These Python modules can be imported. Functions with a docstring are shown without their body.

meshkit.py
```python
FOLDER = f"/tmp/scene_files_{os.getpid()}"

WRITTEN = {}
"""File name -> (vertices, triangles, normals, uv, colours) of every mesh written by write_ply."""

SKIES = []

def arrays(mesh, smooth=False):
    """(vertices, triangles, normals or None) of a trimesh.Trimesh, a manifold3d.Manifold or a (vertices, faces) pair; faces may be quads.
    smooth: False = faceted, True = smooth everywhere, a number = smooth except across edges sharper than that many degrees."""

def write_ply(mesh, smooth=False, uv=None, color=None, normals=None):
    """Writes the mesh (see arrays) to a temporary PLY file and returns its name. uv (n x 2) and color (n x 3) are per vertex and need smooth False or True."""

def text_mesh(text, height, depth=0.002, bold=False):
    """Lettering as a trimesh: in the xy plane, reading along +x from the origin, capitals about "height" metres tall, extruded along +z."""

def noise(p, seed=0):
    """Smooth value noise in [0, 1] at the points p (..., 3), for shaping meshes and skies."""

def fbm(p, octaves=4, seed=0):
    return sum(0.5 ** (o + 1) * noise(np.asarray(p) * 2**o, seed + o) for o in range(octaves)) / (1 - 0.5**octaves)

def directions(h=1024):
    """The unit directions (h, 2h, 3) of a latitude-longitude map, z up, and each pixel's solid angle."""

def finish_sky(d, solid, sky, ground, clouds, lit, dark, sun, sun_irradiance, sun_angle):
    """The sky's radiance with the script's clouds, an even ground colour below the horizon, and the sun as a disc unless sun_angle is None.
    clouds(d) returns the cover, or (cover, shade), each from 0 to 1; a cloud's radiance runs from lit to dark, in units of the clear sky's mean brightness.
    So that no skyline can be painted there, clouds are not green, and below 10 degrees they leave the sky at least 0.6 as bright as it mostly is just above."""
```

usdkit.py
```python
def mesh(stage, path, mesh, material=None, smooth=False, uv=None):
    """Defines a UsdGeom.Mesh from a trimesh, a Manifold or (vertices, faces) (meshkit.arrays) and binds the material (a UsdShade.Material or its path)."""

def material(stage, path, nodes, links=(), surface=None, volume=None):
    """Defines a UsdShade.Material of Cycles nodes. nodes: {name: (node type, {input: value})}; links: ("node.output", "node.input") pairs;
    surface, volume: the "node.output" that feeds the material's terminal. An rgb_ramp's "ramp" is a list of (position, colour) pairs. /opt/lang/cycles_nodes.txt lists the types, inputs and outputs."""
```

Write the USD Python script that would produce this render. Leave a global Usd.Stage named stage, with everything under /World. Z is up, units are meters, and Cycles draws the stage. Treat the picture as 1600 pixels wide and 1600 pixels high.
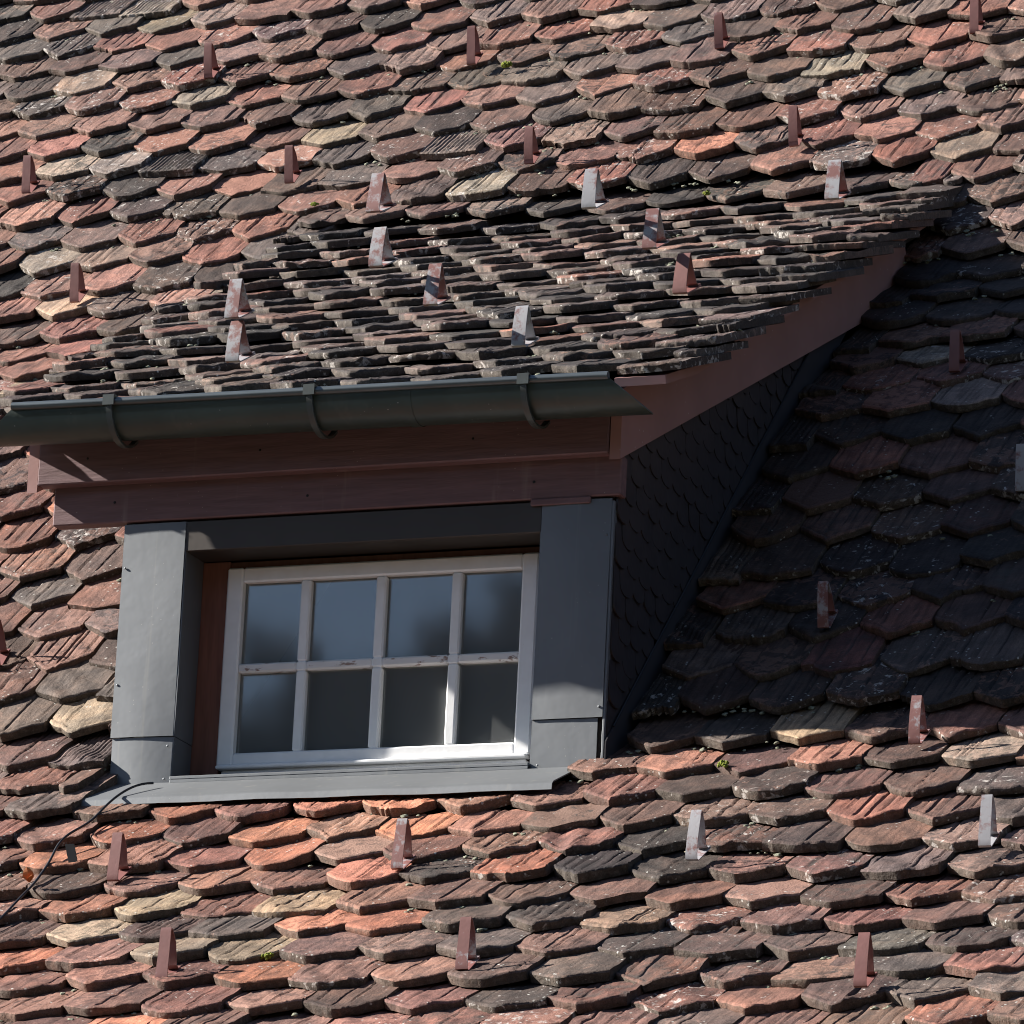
import math
import numpy as np
import trimesh
from pxr import Usd, UsdGeom, UsdLux, UsdShade, Gf, Sdf, Vt
import usdkit, meshkit

# ------------------------------------------------------------------ stage, camera, sky, sun
stage = Usd.Stage.CreateInMemory()
UsdGeom.SetStageUpAxis(stage, UsdGeom.Tokens.z)
UsdGeom.SetStageMetersPerUnit(stage, 1.0)
stage.SetDefaultPrim(UsdGeom.Xform.Define(stage, '/World').GetPrim())
UsdGeom.Scope.Define(stage, '/World/Looks')

YAW, PITCH, ROLL, FPX = math.radians(21.77), math.radians(15.27), math.radians(2.85), 9500.0
EXPOSURE = 1.5
FWD = np.array([-math.sin(YAW) * math.cos(PITCH), math.cos(YAW) * math.cos(PITCH), math.sin(PITCH)])
_r = np.array([math.cos(YAW), math.sin(YAW), 0.0]); _u = np.cross(_r, FWD)
RIGHT = math.cos(ROLL) * _r + math.sin(ROLL) * _u
UP = -math.sin(ROLL) * _r + math.cos(ROLL) * _u
EYE = np.array([4.71, -12.404, -3.16])
cam = UsdGeom.Camera.Define(stage, '/World/camera')
M = Gf.Matrix4d(1.0)
for i, row in enumerate((RIGHT, UP, -FWD, EYE)):
    M.SetRow(i, Gf.Vec4d(*map(float, row), 1.0 if i == 3 else 0.0))
cam.AddTransformOp().Set(M)
cam.CreateHorizontalApertureAttr(36.0); cam.CreateVerticalApertureAttr(36.0)
cam.CreateFocalLengthAttr(36.0 * FPX / 1600.0)
cam.CreateClippingRangeAttr(Gf.Vec2f(0.1, 2000.0))
cam.CreateExposureAttr(EXPOSURE)

SUN_TRAVEL = np.array([5.4, 1.0, -3.0]); SUN_TRAVEL /= np.linalg.norm(SUN_TRAVEL)
TO_SUN = -SUN_TRAVEL
usdkit.material(stage, '/World/Looks/sky', {
    'sky': ('sky_texture', {'sky_type': 'single_scattering', 'sun_disc': False, 'sun_elevation': math.asin(TO_SUN[2]),
                            'sun_rotation': math.atan2(TO_SUN[0], TO_SUN[1]), 'altitude': 400.0, 'air_density': 0.85, 'aerosol_density': 0.7}),
    'bg': ('background_shader', {'strength': 0.05})}, [('sky.color', 'bg.color')], surface='bg.background')
dome = UsdLux.DomeLight.Define(stage, '/World/sky')
UsdShade.MaterialBindingAPI.Apply(dome.GetPrim()).Bind(UsdShade.Material.Get(stage, '/World/Looks/sky'))
dome.GetPrim().SetCustomDataByKey('kind', 'structure')
sun = UsdLux.DistantLight.Define(stage, '/World/sun')
sun.CreateIntensityAttr(1.25); sun.CreateAngleAttr(0.5); sun.CreateNormalizeAttr(True)
sun.CreateColorAttr(Gf.Vec3f(1.0, 0.94, 0.86))
zz = TO_SUN; xx = np.cross([0, 0, 1.0], zz); xx /= np.linalg.norm(xx); yy = np.cross(zz, xx)
SM = Gf.Matrix4d(1.0)
for i, row in enumerate((xx, yy, zz)):
    SM.SetRow(i, Gf.Vec4d(*map(float, row), 0.0))
sun.AddTransformOp().Set(SM)

RNG = np.random.default_rng(7)

# ------------------------------------------------------------------ helpers
used = {}


def numbered(base, parent):
    k = used.get((parent, base), 0); used[(parent, base)] = k + 1
    return f'{parent}/{base}' + (f'_{k:03d}' if k else '')


def tag(prim, label=None, cat=None, group=None, kind=None):
    for k, v in (('label', label), ('category', cat), ('group', group), ('kind', kind)):
        if v:
            prim.SetCustomDataByKey(k, v)
    return prim


def thing(name, label, cat, group=None, kind=None, loc=(0, 0, 0)):
    x = UsdGeom.Xform.Define(stage, numbered(name, '/World'))
    if any(loc):
        x.AddTranslateOp().Set(Gf.Vec3d(*map(float, loc)))
    return tag(x.GetPrim(), label, cat, group, kind)


def obj(name, mesh, mat, parent=None, smooth=False):
    p = str(parent.GetPath()) if parent is not None else '/World'
    return usdkit.mesh(stage, numbered(name, p), mesh, f'/World/Looks/{mat}', smooth=smooth).GetPrim()


def raw(name, v, f, n, mat, parent=None, matrix=None, tint=None, tuv=None, wear=None):
    """A Mesh from arrays with per-vertex normals, tint, tile coordinates and wear."""
    p = str(parent.GetPath()) if parent is not None else '/World'
    m = UsdGeom.Mesh.Define(stage, numbered(name, p))
    m.CreatePointsAttr(Vt.Vec3fArray.FromNumpy(v.astype(np.float32)))
    m.CreateFaceVertexCountsAttr(Vt.IntArray.FromNumpy(np.full(len(f), 3, np.int32)))
    m.CreateFaceVertexIndicesAttr(Vt.IntArray.FromNumpy(np.ascontiguousarray(f, np.int32).ravel()))
    m.CreateSubdivisionSchemeAttr('none')
    m.CreateNormalsAttr(Vt.Vec3fArray.FromNumpy(n.astype(np.float32))); m.SetNormalsInterpolation('vertex')
    api = UsdGeom.PrimvarsAPI(m)
    for nm, a in (('tint', tint), ('tuv', tuv), ('wear', wear)):
        if a is not None:
            api.CreatePrimvar(nm, Sdf.ValueTypeNames.Color3fArray if nm == 'tint' else Sdf.ValueTypeNames.Float3Array, 'vertex').Set(Vt.Vec3fArray.FromNumpy(a.astype(np.float32)))
    if matrix is not None:
        g = Gf.Matrix4d(*[float(x) for x in np.asarray(matrix).T.ravel()])
        m.AddTransformOp().Set(g)
    UsdShade.MaterialBindingAPI.Apply(m.GetPrim()).Bind(UsdShade.Material.Get(stage, f'/World/Looks/{mat}'))
    return m.GetPrim()


def box(x0, x1, y0, y1, z0, z1, bevel=0.0015):
    """A box with chamfered edges."""
    e = np.array([x1 - x0, y1 - y0, z1 - z0]); b = min(bevel, e.min() * 0.3)
    pts = []
    for sx in (-1, 1):
        for sy in (-1, 1):
            for sz in (-1, 1):
                c = np.array([sx, sy, sz]) * (e / 2 - b)
                for k in range(3):
                    d = np.zeros(3); d[k] = (sx, sy, sz)[k] * b
                    pts.append(c + d)
    m = trimesh.convex.convex_hull(np.array(pts))
    m.apply_translation([(x0 + x1) / 2, (y0 + y1) / 2, (z0 + z1) / 2])
    return m


def extrude_yz(poly, x0, x1):
    """A prism: polygon in (y, z), extruded from x0 to x1."""
    from shapely.geometry import Polygon
    m = trimesh.creation.extrude_polygon(Polygon(poly), x1 - x0)
    v = m.vertices
    return trimesh.Trimesh(np.c_[v[:, 2] + x0, v[:, 0], v[:, 1]], m.faces, process=False)


def tube(path, r, sides=8):
    path = np.asarray(path, float); n = len(path); vs, fs = [], []
    for i in range(n):
        t = path[min(i + 1, n - 1)] - path[max(i - 1, 0)]; t /= np.linalg.norm(t)
        a = np.cross(t, [0.3, 0.2, 0.9]); a /= np.linalg.norm(a); b = np.cross(t, a)
        for k in range(sides):
            w = 2 * math.pi * k / sides
            vs.append(path[i] + r * (math.cos(w) * a + math.sin(w) * b))
    for i in range(n - 1):
        for k in range(sides):
            p, q = i * sides + k, i * sides + (k + 1) % sides
            fs += [[p, q, q + sides], [p, q + sides, p + sides]]
    c0, c1 = len(vs), len(vs) + 1
    vs += [path[0], path[-1]]
    for k in range(sides):
        fs += [[c0, (k + 1) % sides, k], [c1, (n - 1) * sides + k, (n - 1) * sides + (k + 1) % sides]]
    return trimesh.Trimesh(np.array(vs), np.array(fs), process=False)


def sheet(grid, thick, flip=False):
    """A bent sheet: grid (a x b x 3) of points, given thickness along its normals."""
    g = np.asarray(grid, float); a, b = g.shape[:2]
    du = np.gradient(g, axis=0); dv = np.gradient(g, axis=1)
    n = np.cross(du, dv); n /= np.maximum(np.linalg.norm(n, axis=2, keepdims=True), 1e-12)
    if flip:
        n = -n
    v = np.concatenate([(g + n * thick / 2).reshape(-1, 3), (g - n * thick / 2).reshape(-1, 3)]); N = a * b; f = []
    for i in range(a - 1):
        for j in range(b - 1):
            p, q, r, s = i * b + j, i * b + j + 1, (i + 1) * b + j + 1, (i + 1) * b + j
            f += [[p, q, r], [p, r, s], [N + p, N + r, N + q], [N + p, N + s, N + r]]
    ring = [j for j in range(b)] + [i * b + b - 1 for i in range(1, a)] + [(a - 1) * b + j for j in range(b - 2, -1, -1)] + [i * b for i in range(a - 2, 0, -1)]
    for k in range(len(ring)):
        p, q = ring[k], ring[(k + 1) % len(ring)]
        f += [[p, N + p, N + q], [p, N + q, q]]
    m = trimesh.Trimesh(v, np.array(f), process=False)
    trimesh.repair.fix_normals(m)
    return m


cat = trimesh.util.concatenate


def smoothstep(a, b, x):
    t = np.clip((np.asarray(x, float) - a) / (b - a), 0, 1)
    return t * t * (3 - 2 * t)


# ------------------------------------------------------------------ materials
def principled(name, color, rough=0.6, noise=(12.0, 0.25), bump=None, spec=0.4, metallic=0.0, stretch=(1, 1, 1), color2=None, speck=None, patch=None, streak=None):
    """Base colour varied by noise; optional second colour in patches, pale specks and bump, all in object position."""
    nodes = {'g': ('geometry', {}), 'map': ('mapping', {'scale': stretch}),
             'n': ('noise_texture', {'scale': noise[0], 'detail': 6.0, 'roughness': 0.62}),
             'r': ('rgb_ramp', {'ramp': [(0.25, tuple(c * (1 - noise[1]) for c in color)), (0.75, tuple(c * (1 + noise[1]) for c in (color2 or color)))]}),
             'p': ('principled_bsdf', {'roughness': rough, 'specular_ior_level': spec, 'metallic': metallic})}
    links = [('g.position', 'map.vector'), ('map.vector', 'n.vector'), ('n.fac', 'r.fac')]
    out = 'r.color'
    if patch:   # (scale, lo, hi, colour)
        nodes['pn'] = ('noise_texture', {'scale': patch[0], 'detail': 8.0, 'roughness': 0.7})
        nodes['pr'] = ('rgb_ramp', {'ramp': [(patch[1], (0, 0, 0)), (patch[2], (1, 1, 1))]})
        nodes['pm'] = ('mix', {'color2': patch[3]})
        links += [('map.vector' if len(patch) > 4 else 'g.position', 'pn.vector'), ('pn.fac', 'pr.fac'), ('pr.color', 'pm.fac'), (out, 'pm.color1')]
        out = 'pm.color'
    if speck:   # (scale, size, colour)
        nodes['v'] = ('voronoi_texture', {'scale': speck[0]})
        nodes['vr'] = ('rgb_ramp', {'ramp': [(speck[1], (1, 1, 1)), (speck[1] * 1.5, (0, 0, 0))]})
        nodes['vw'] = ('noise_texture', {'scale': speck[0] * 0.11, 'detail': 3.0})
        nodes['vwr'] = ('rgb_ramp', {'ramp': [(0.52, (0, 0, 0)), (0.6, (1, 1, 1))]})
        nodes['vx'] = ('mix', {'mix_type': 'multiply', 'fac': 1.0})
        nodes['vm'] = ('mix', {'color2': speck[2]})
        links += [('g.position', 'v.vector'), ('v.distance', 'vr.fac'), ('g.position', 'vw.vector'), ('vw.fac', 'vwr.fac'), ('vr.color', 'vx.color1'), ('vwr.color', 'vx.color2'),
                  ('vx.color', 'vm.fac'), (out, 'vm.color1')]
        out = 'vm.color'
    if streak:  # (stretch, lo, hi, colour): runs of dirt or bleached drips down a face
        nodes['sm'] = ('mapping', {'scale': streak[0]}); nodes['sn'] = ('noise_texture', {'scale': 1.0, 'detail': 4.0, 'roughness': 0.6})
        nodes['sr'] = ('rgb_ramp', {'ramp': [(streak[1], (0, 0, 0)), (streak[2], (0.8, 0.8, 0.8))]}); nodes['sx'] = ('mix', {'color2': streak[3]})
        links += [('g.position', 'sm.vector'), ('sm.vector', 'sn.vector'), ('sn.fac', 'sr.fac'), ('sr.color', 'sx.fac'), (out, 'sx.color1')]
        out = 'sx.color'
    links.append((out, 'p.base_color'))
    if bump:    # (scale, strength, distance)
        nodes['bn'] = ('noise_texture', {'scale': bump[0], 'detail': 5.0, 'roughness': 0.6})
        nodes['b'] = ('bump', {'strength': bump[1], 'distance': bump[2]})
        links += [('map.vector', 'bn.vector'), ('bn.fac', 'b.height'), ('b.normal', 'p.normal')]
    return usdkit.material(stage, f'/World/Looks/{name}', nodes, links, surface='p.BSDF')


def tile_material(name):
    N = {
        'tint': ('attribute', {'attribute': 'tint'}), 'tuv': ('attribute', {'attribute': 'tuv'}), 'wear': ('attribute', {'attribute': 'wear'}),
        'w': ('separate_xyz', {}),
        # broad tone changes over each tile
        'n1': ('noise_texture', {'scale': 11.0, 'detail': 7.0, 'roughness': 0.66, 'distortion': 0.4}),
        'r1': ('rgb_ramp', {'ramp': [(0.26, (0.42, 0.43, 0.47)), (0.48, (0.92, 0.91, 0.90)), (0.72, (1.6, 1.46, 1.34))]}),
        'm1': ('mix', {'mix_type': 'multiply', 'fac': 1.0}),
        # weathering that runs over many tiles
        'pos': ('geometry', {}), 'n0': ('noise_texture', {'scale': 1.5, 'detail': 3.0, 'roughness': 0.6}), 'r0': ('rgb_ramp', {'ramp': [(0.3, (0.62, 0.62, 0.65)), (0.52, (1.0, 1.0, 1.0)), (0.72, (1.22, 1.17, 1.12))]}), 'm0': ('mix', {'mix_type': 'multiply', 'fac': 1.0}),
        # soot and algae, amount per tile
        'n2': ('noise_texture', {'scale': 23.0, 'detail': 8.0, 'roughness': 0.72}),
        'a2': ('math', {'math_type': 'add'}), 'r2': ('rgb_ramp', {'ramp': [(0.62, (0, 0, 0)), (0.86, (0.9, 0.9, 0.9))]}),
        'm2': ('mix', {'color2': (0.052, 0.046, 0.042)}),
        # streaks along the tile
        'ms': ('mapping', {'scale': (95.0, 7.0, 30.0)}), 'ns': ('noise_texture', {'scale': 1.0, 'detail': 4.0}),
        'rs': ('rgb_ramp', {'ramp': [(0.36, (0.58, 0.56, 0.56)), (0.6, (1.12, 1.12, 1.12))]}), 'mss': ('mix', {'mix_type': 'multiply', 'fac': 0.85}),
        # pale lichen, amount per tile
        'n3': ('noise_texture', {'scale': 44.0, 'detail': 6.0, 'roughness': 0.6, 'distortion': 0.6}),
        'a3': ('math', {'math_type': 'add'}), 'r3': ('rgb_ramp', {'ramp': [(0.80, (0, 0, 0)), (0.87, (0.85, 0.85, 0.85))]}),
        'm3': ('mix', {'color2': (0.44, 0.41, 0.385)}),
        'v4': ('voronoi_texture', {'scale': 60.0}), 'r4': ('rgb_ramp', {'ramp': [(0.13, (0.8, 0.8, 0.8)), (0.2, (0, 0, 0))]}),
        'n4': ('noise_texture', {'scale': 9.0, 'detail': 2.0}), 'r4b': ('rgb_ramp', {'ramp': [(0.55, (0, 0, 0)), (0.63, (1, 1, 1))]}),
        'x4': ('mix', {'mix_type': 'multiply', 'fac': 1.0}), 'm4': ('mix', {'color2': (0.5, 0.5, 0.47)}),
        # crust on the cut edges (wear.z)
        'n5': ('noise_texture', {'scale': 70.0, 'detail': 7.0, 'roughness': 0.75}),
        'r5': ('rgb_ramp', {'ramp': [(0.34, (0.036, 0.029, 0.024)), (0.54, (0.088, 0.072, 0.058)), (0.74, (0.22, 0.195, 0.17))]}),
        'f5': ('math', {'math_type': 'multiply'}), 'm5': ('mix', {}),
        # scars where the face has flaked off to fresh clay; the amount differs from tile to tile
        'n7': ('noise_texture', {'scale': 26.0, 'detail': 7.0, 'roughness': 0.68, 'distortion': 0.8}), 'n8': ('noise_texture', {'scale': 0.9, 'detail': 0.0}),
        'a7': ('math', {'math_type': 'add'}), 'r7': ('rgb_ramp', {'ramp': [(0.575, (0, 0, 0)), (0.60, (0.85, 0.85, 0.85))]}), 'h7': ('math', {'math_type': 'multiply', 'value2': 0.5}),
        's7': ('mix', {'mix_type': 'add', 'fac': 1.0, 'color2': (0.09, 0.045, 0.03)}), 'm7': ('mix', {}),
        # grain
        'n6': ('noise_texture', {'scale': 420.0, 'detail': 3.0, 'roughness': 0.7}),
        'r6': ('rgb_ramp', {'ramp': [(0.3, (0.6, 0.6, 0.6)), (0.7, (1.38, 1.38, 1.38))]}), 'm6': ('mix', {'mix_type': 'multiply', 'fac': 1.0}),
        'nb': ('noise_texture', {'scale': 150.0, 'detail': 8.0, 'roughness': 0.7}),
        'nb2': ('noise_texture', {'scale': 30.0, 'detail': 4.0, 'roughness': 0.6}),
        'b1': ('bump', {'strength': 0.9, 'distance': 0.0028}), 'b2': ('bump', {'strength': 0.8, 'distance': 0.006}),
        'p': ('principled_bsdf', {'roughness': 0.8, 'specular_ior_level': 0.3}),
    }
    L = [('wear.vector', 'w.vector')] + [('tuv.vector', f'{k}.vector') for k in ('n1', 'n2', 'n7', 'n8', 'n3', 'v4', 'n4', 'n5', 'n6', 'nb', 'nb2', 'ms')] + [('ms.vector', 'ns.vector')]
    L += [('n1.fac', 'r1.fac'), ('pos.position', 'n0.vector'), ('n0.fac', 'r0.fac'), ('tint.color', 'm0.color1'), ('r0.color', 'm0.color2'), ('m0.color', 'm1.color1'), ('r1.color', 'm1.color2'),
          ('ns.fac', 'rs.fac'), ('m1.color', 'mss.color1'), ('rs.color', 'mss.color2'),
          ('n2.fac', 'a2.value1'), ('w.x', 'a2.value2'), ('a2.value', 'r2.fac'), ('r2.color', 'm2.fac'), ('mss.color', 'm2.color1'),
          ('n7.fac', 'a7.value1'), ('n8.fac', 'a7.value2'), ('a7.value', 'h7.value1'), ('h7.value', 'r7.fac'), ('r7.color', 'm7.fac'), ('tint.color', 's7.color1'), ('m2.color', 'm7.color1'), ('s7.color', 'm7.color2'),
          ('n5.fac', 'r5.fac'), ('w.z', 'f5.value1'), ('f5.value', 'm5.fac'), ('m7.color', 'm5.color1'), ('r5.color', 'm5.color2'),
          ('n3.fac', 'a3.value1'), ('w.y', 'a3.value2'), ('a3.value', 'r3.fac'), ('r3.color', 'm3.fac'), ('m5.color', 'm3.color1'),
          ('v4.distance', 'r4.fac'), ('n4.fac', 'r4b.fac'), ('r4.color', 'x4.color1'), ('r4b.color', 'x4.color2'), ('x4.color', 'm4.fac'), ('m3.color', 'm4.color1'),
          ('n6.fac', 'r6.fac'), ('m4.color', 'm6.color1'), ('r6.color', 'm6.color2'), ('m6.color', 'p.base_color'),
          ('nb2.fac', 'b2.height'), ('nb.fac', 'b1.height'), ('b2.normal', 'b1.normal'), ('b1.normal', 'p.normal')]
    N['f5'][1]['value2'] = 1.0
    usdkit.material(stage, f'/World/Looks/{name}', N, L, surface='p.BSDF')


tile_material('clay_tile')
principled('grey_metal', (0.205, 0.217, 0.230), 0.66, (2.2, 0.14), (2.6, 0.22, 0.012), 0.5, metallic=0.9, streak=((34.0, 34.0, 1.1), 0.60, 0.74, (0.27, 0.275, 0.27)), speck=(70.0, 0.06, (0.4, 0.4, 0.38)))
principled('header_shade_metal', (0.075, 0.066, 0.060), 0.55, (2.2, 0.14), (2.6, 0.22, 0.012), 0.4, metallic=0.6)  # jamb metal darkened: eave shade put into the colour
principled('gutter_metal', (0.038, 0.054, 0.049), 0.38, (5.0, 0.3), (7.0, 0.35, 0.008), 0.5, streak=((22.0, 22.0, 5.0), 0.58, 0.78, (0.07, 0.08, 0.07)), speck=(55.0, 0.06, (0.25, 0.25, 0.24)))
principled('bead_metal', (0.115, 0.135, 0.145), 0.36, (6.0, 0.2), None, 0.5, metallic=0.6)
principled('bracket_metal', (0.055, 0.066, 0.064), 0.38, (30.0, 0.2), None, 0.5)
principled('brown_board', (0.18, 0.106, 0.112), 0.62, (9.0, 0.22), (14.0, 0.4, 0.003), 0.35, stretch=(0.9, 9.0, 9.0), patch=(2.2, 0.55, 0.75, (0.15, 0.083, 0.08), True), speck=(60.0, 0.055, (0.4, 0.33, 0.3)), streak=((26.0, 26.0, 2.2), 0.62, 0.75, (0.24, 0.17, 0.165)))
principled('brown_post', (0.22, 0.095, 0.07), 0.6, (9.0, 0.25), (14.0, 0.4, 0.003), 0.35, stretch=(9.0, 9.0, 0.9))
principled('brown_barge', (0.37, 0.205, 0.19), 0.6, (5.0, 0.12), (8.0, 0.3, 0.004), 0.35, speck=(46.0, 0.075, (0.55, 0.48, 0.45)))
principled('white_paint', (0.87, 0.875, 0.88), 0.45, (26.0, 0.05), (60.0, 0.35, 0.0012), 0.4, patch=(70.0, 0.68, 0.74, (0.30, 0.25, 0.21)))
principled('chipped_paint', (0.80, 0.78, 0.765), 0.55, (26.0, 0.08), (60.0, 0.5, 0.002), 0.4, stretch=(0.35, 1, 1), patch=(60.0, 0.58, 0.63, (0.30, 0.20, 0.16), True))
principled('shingle_dark', (0.027, 0.022, 0.023), 0.42, (20.0, 0.3), (50.0, 0.4, 0.002), 0.5)
principled('flashing_dark', (0.030, 0.028, 0.031), 0.45, (8.0, 0.2), (6.0, 0.3, 0.006), 0.5)
principled('black_line', (0.012, 0.012, 0.014), 0.5, (20.0, 0.2))
principled('roof_deck', (0.045, 0.035, 0.03), 0.9, (20.0, 0.3))
principled('inner_dark', (0.03, 0.026, 0.024), 0.9, (3.0, 0.3))
principled('inner_board', (0.80, 0.80, 0.77), 0.7, (2.0, 0.08))
for nm, lo in (('guard_painted', 0.69), ('guard_peeling', 0.53), ('guard_pale', 0.485), ('guard_bare', 0.40)):
    principled(nm, (0.20, 0.085, 0.078), 0.5, (30.0, 0.15), (90.0, 0.3, 0.001), 0.45, patch=(30.0, lo - 0.02, lo + 0.09, (0.32, 0.32, 0.345)))
principled('cable_black', (0.02, 0.021, 0.026), 0.42, (40.0, 0.2), None, 0.5)
principled('dry_leaf', (0.42, 0.13, 0.03), 0.6, (60.0, 0.35))
principled('moss', (0.16, 0.19, 0.02), 0.95, (160.0, 0.45), (300.0, 0.6, 0.002))
principled('joint_crust', (0.13, 0.135, 0.09), 0.95, (120.0, 0.5), (220.0, 0.8, 0.003), color2=(0.24, 0.25, 0.19))
principled('ground', (0.055, 0.05, 0.04), 0.95, (0.4, 0.35), color2=(0.05, 0.055, 0.03))
principled('twigs', (0.06, 0.055, 0.045), 0.9, (1.0, 0.4))
usdkit.material(stage, '/World/Looks/window_glass', {
    'g': ('geometry', {}), 'fr': ('fresnel', {'IOR': 2.0}), 'tr': ('transparent_bsdf', {'color': (0.93, 0.95, 0.95)}),
    'n': ('noise_texture', {'scale': 5.0, 'detail': 1.5}), 'mp': ('mapping', {'scale': (1.0, 1.0, 0.8)}), 'b': ('bump', {'strength': 0.2, 'distance': 0.0012}),
    'gl': ('glossy_bsdf', {'roughness': 0.04, 'color': (1, 1, 1)}), 'mx': ('mix_closure', {}),
    'v': ('voronoi_texture', {'scale': 150.0}), 'vr': ('rgb_ramp', {'ramp': [(0.10, (0.35, 0.35, 0.35)), (0.2, (0.19, 0.19, 0.19))]}),
    'df': ('diffuse_bsdf', {'color': (0.42, 0.44, 0.45)}), 'm2': ('mix_closure', {})},
    [('g.position', 'mp.vector'), ('mp.vector', 'n.vector'), ('n.fac', 'b.height'), ('b.normal', 'gl.normal'), ('fr.fac', 'mx.fac'), ('tr.BSDF', 'mx.closure1'), ('gl.BSDF', 'mx.closure2'),
     ('g.position', 'v.vector'), ('v.distance', 'vr.fac'), ('vr.color', 'm2.fac'), ('mx.closure', 'm2.closure1'), ('df.BSDF', 'm2.closure2')], surface='m2.closure')

# ------------------------------------------------------------------ roof profiles (side view: y into the house, z up)
E = 0.155          # exposed length of a tile course
PW = 0.1745        # column width
TH = 0.0205        # tile thickness
Z0 = -0.078
vv = np.linspace(-3.0, 9.0, 12001)


def integrate(slope):
    a = np.radians(slope)
    y = np.concatenate([[0], np.cumsum(np.cos(a[:-1]))]) * 0.001; z = np.concatenate([[0], np.cumsum(np.sin(a[:-1]))]) * 0.001
    i = int(np.argmin(abs(vv))); return y - y[i], z - z[i] + Z0


MAIN_SLOPE = 31.2 + 4.0 * smoothstep(-1.25, -0.15, vv) + 9.8 * smoothstep(-0.10, 0.12, vv) - 8.0 * smoothstep(1.38, 1.75, vv) + 7.0 * smoothstep(2.25, 2.8, vv)
MY, MZ = integrate(MAIN_SLOPE)


def main_at(v):
    return np.interp(v, vv, MY), np.interp(v, vv, MZ), np.radians(np.interp(v, vv, MAIN_SLOPE))


V_PHASE = -0.012    # course phase
EAVE_Y, EAVE_Z, DSLOPE = -0.115, 0.772, 26.7


def dormer_path(vj):
    """Goes down from the main roof at vj: slope eases from the main roof's to the dormer's. Returns points at 1 mm."""
    y, z, s = main_at(vj); w = np.arange(0, 3.6, 0.001)
    a = np.radians(DSLOPE + (np.degrees(s) - DSLOPE) * (1 - smoothstep(-0.08, 0.42, w)))
    return y - np.concatenate([[0], np.cumsum(np.cos(a[:-1]))]) * 0.001, z - np.concatenate([[0], np.cumsum(np.sin(a[:-1]))]) * 0.001, a, w


def miss(vj):
    y, z, a, w = dormer_path(vj)
    i = int(np.argmin(abs(y - EAVE_Y)))
    return z[i] - EAVE_Z, w[i]


lo, hi = 1.6, 4.0
for _ in range(40):
    mid = (lo + hi) / 2
    if miss(mid)[0] > 0: hi = mid
    else: lo = mid
KJ = int(round((lo - V_PHASE) / E)); VJ = V_PHASE + KJ * E
DY, DZ, DA, DW = dormer_path(VJ)
# after snapping the junction to a course, shift the slope a little so that the eave height still fits
for _ in range(30):
    DY, DZ, DA, DW = dormer_path(VJ); i = int(np.argmin(abs(DY - EAVE_Y)))
    DSLOPE += math.degrees((DZ[i] - EAVE_Z) / 2.4)
W_EAVE = float(np.interp(-EAVE_Y, -DY, DW))
ND = int(round(W_EAVE / 0.1475)); ED = W_EAVE / ND


def dormer_at(w):
    return np.interp(w, DW, DY), np.interp(w, DW, DZ), np.interp(w, DW, DA)


print('junction v', round(VJ, 3), 'course', KJ, 'dormer slope', round(DSLOPE, 2), 'courses', ND, 'exposure', round(ED, 4))

# undulation of the old roof along its normal
PH = RNG.uniform(0, 6.28, 12)


def undulate(x, v):
    return 0.009 * math.sin(1.7 * x + 0.9 * v + PH[0]) + 0.007 * math.sin(3.1 * x - 2.0 * v + PH[1]) + 0.004 * math.sin(6.3 * x + 3.7 * v + PH[2])


def frame_at(x, y, z, s, off=0.0):
    t = np.array([0, math.cos(s), math.sin(s)]); n = np.array([0, -math.sin(s), math.cos(s)])
    return np.array([x, y, z]) + off * n, t, n


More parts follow.
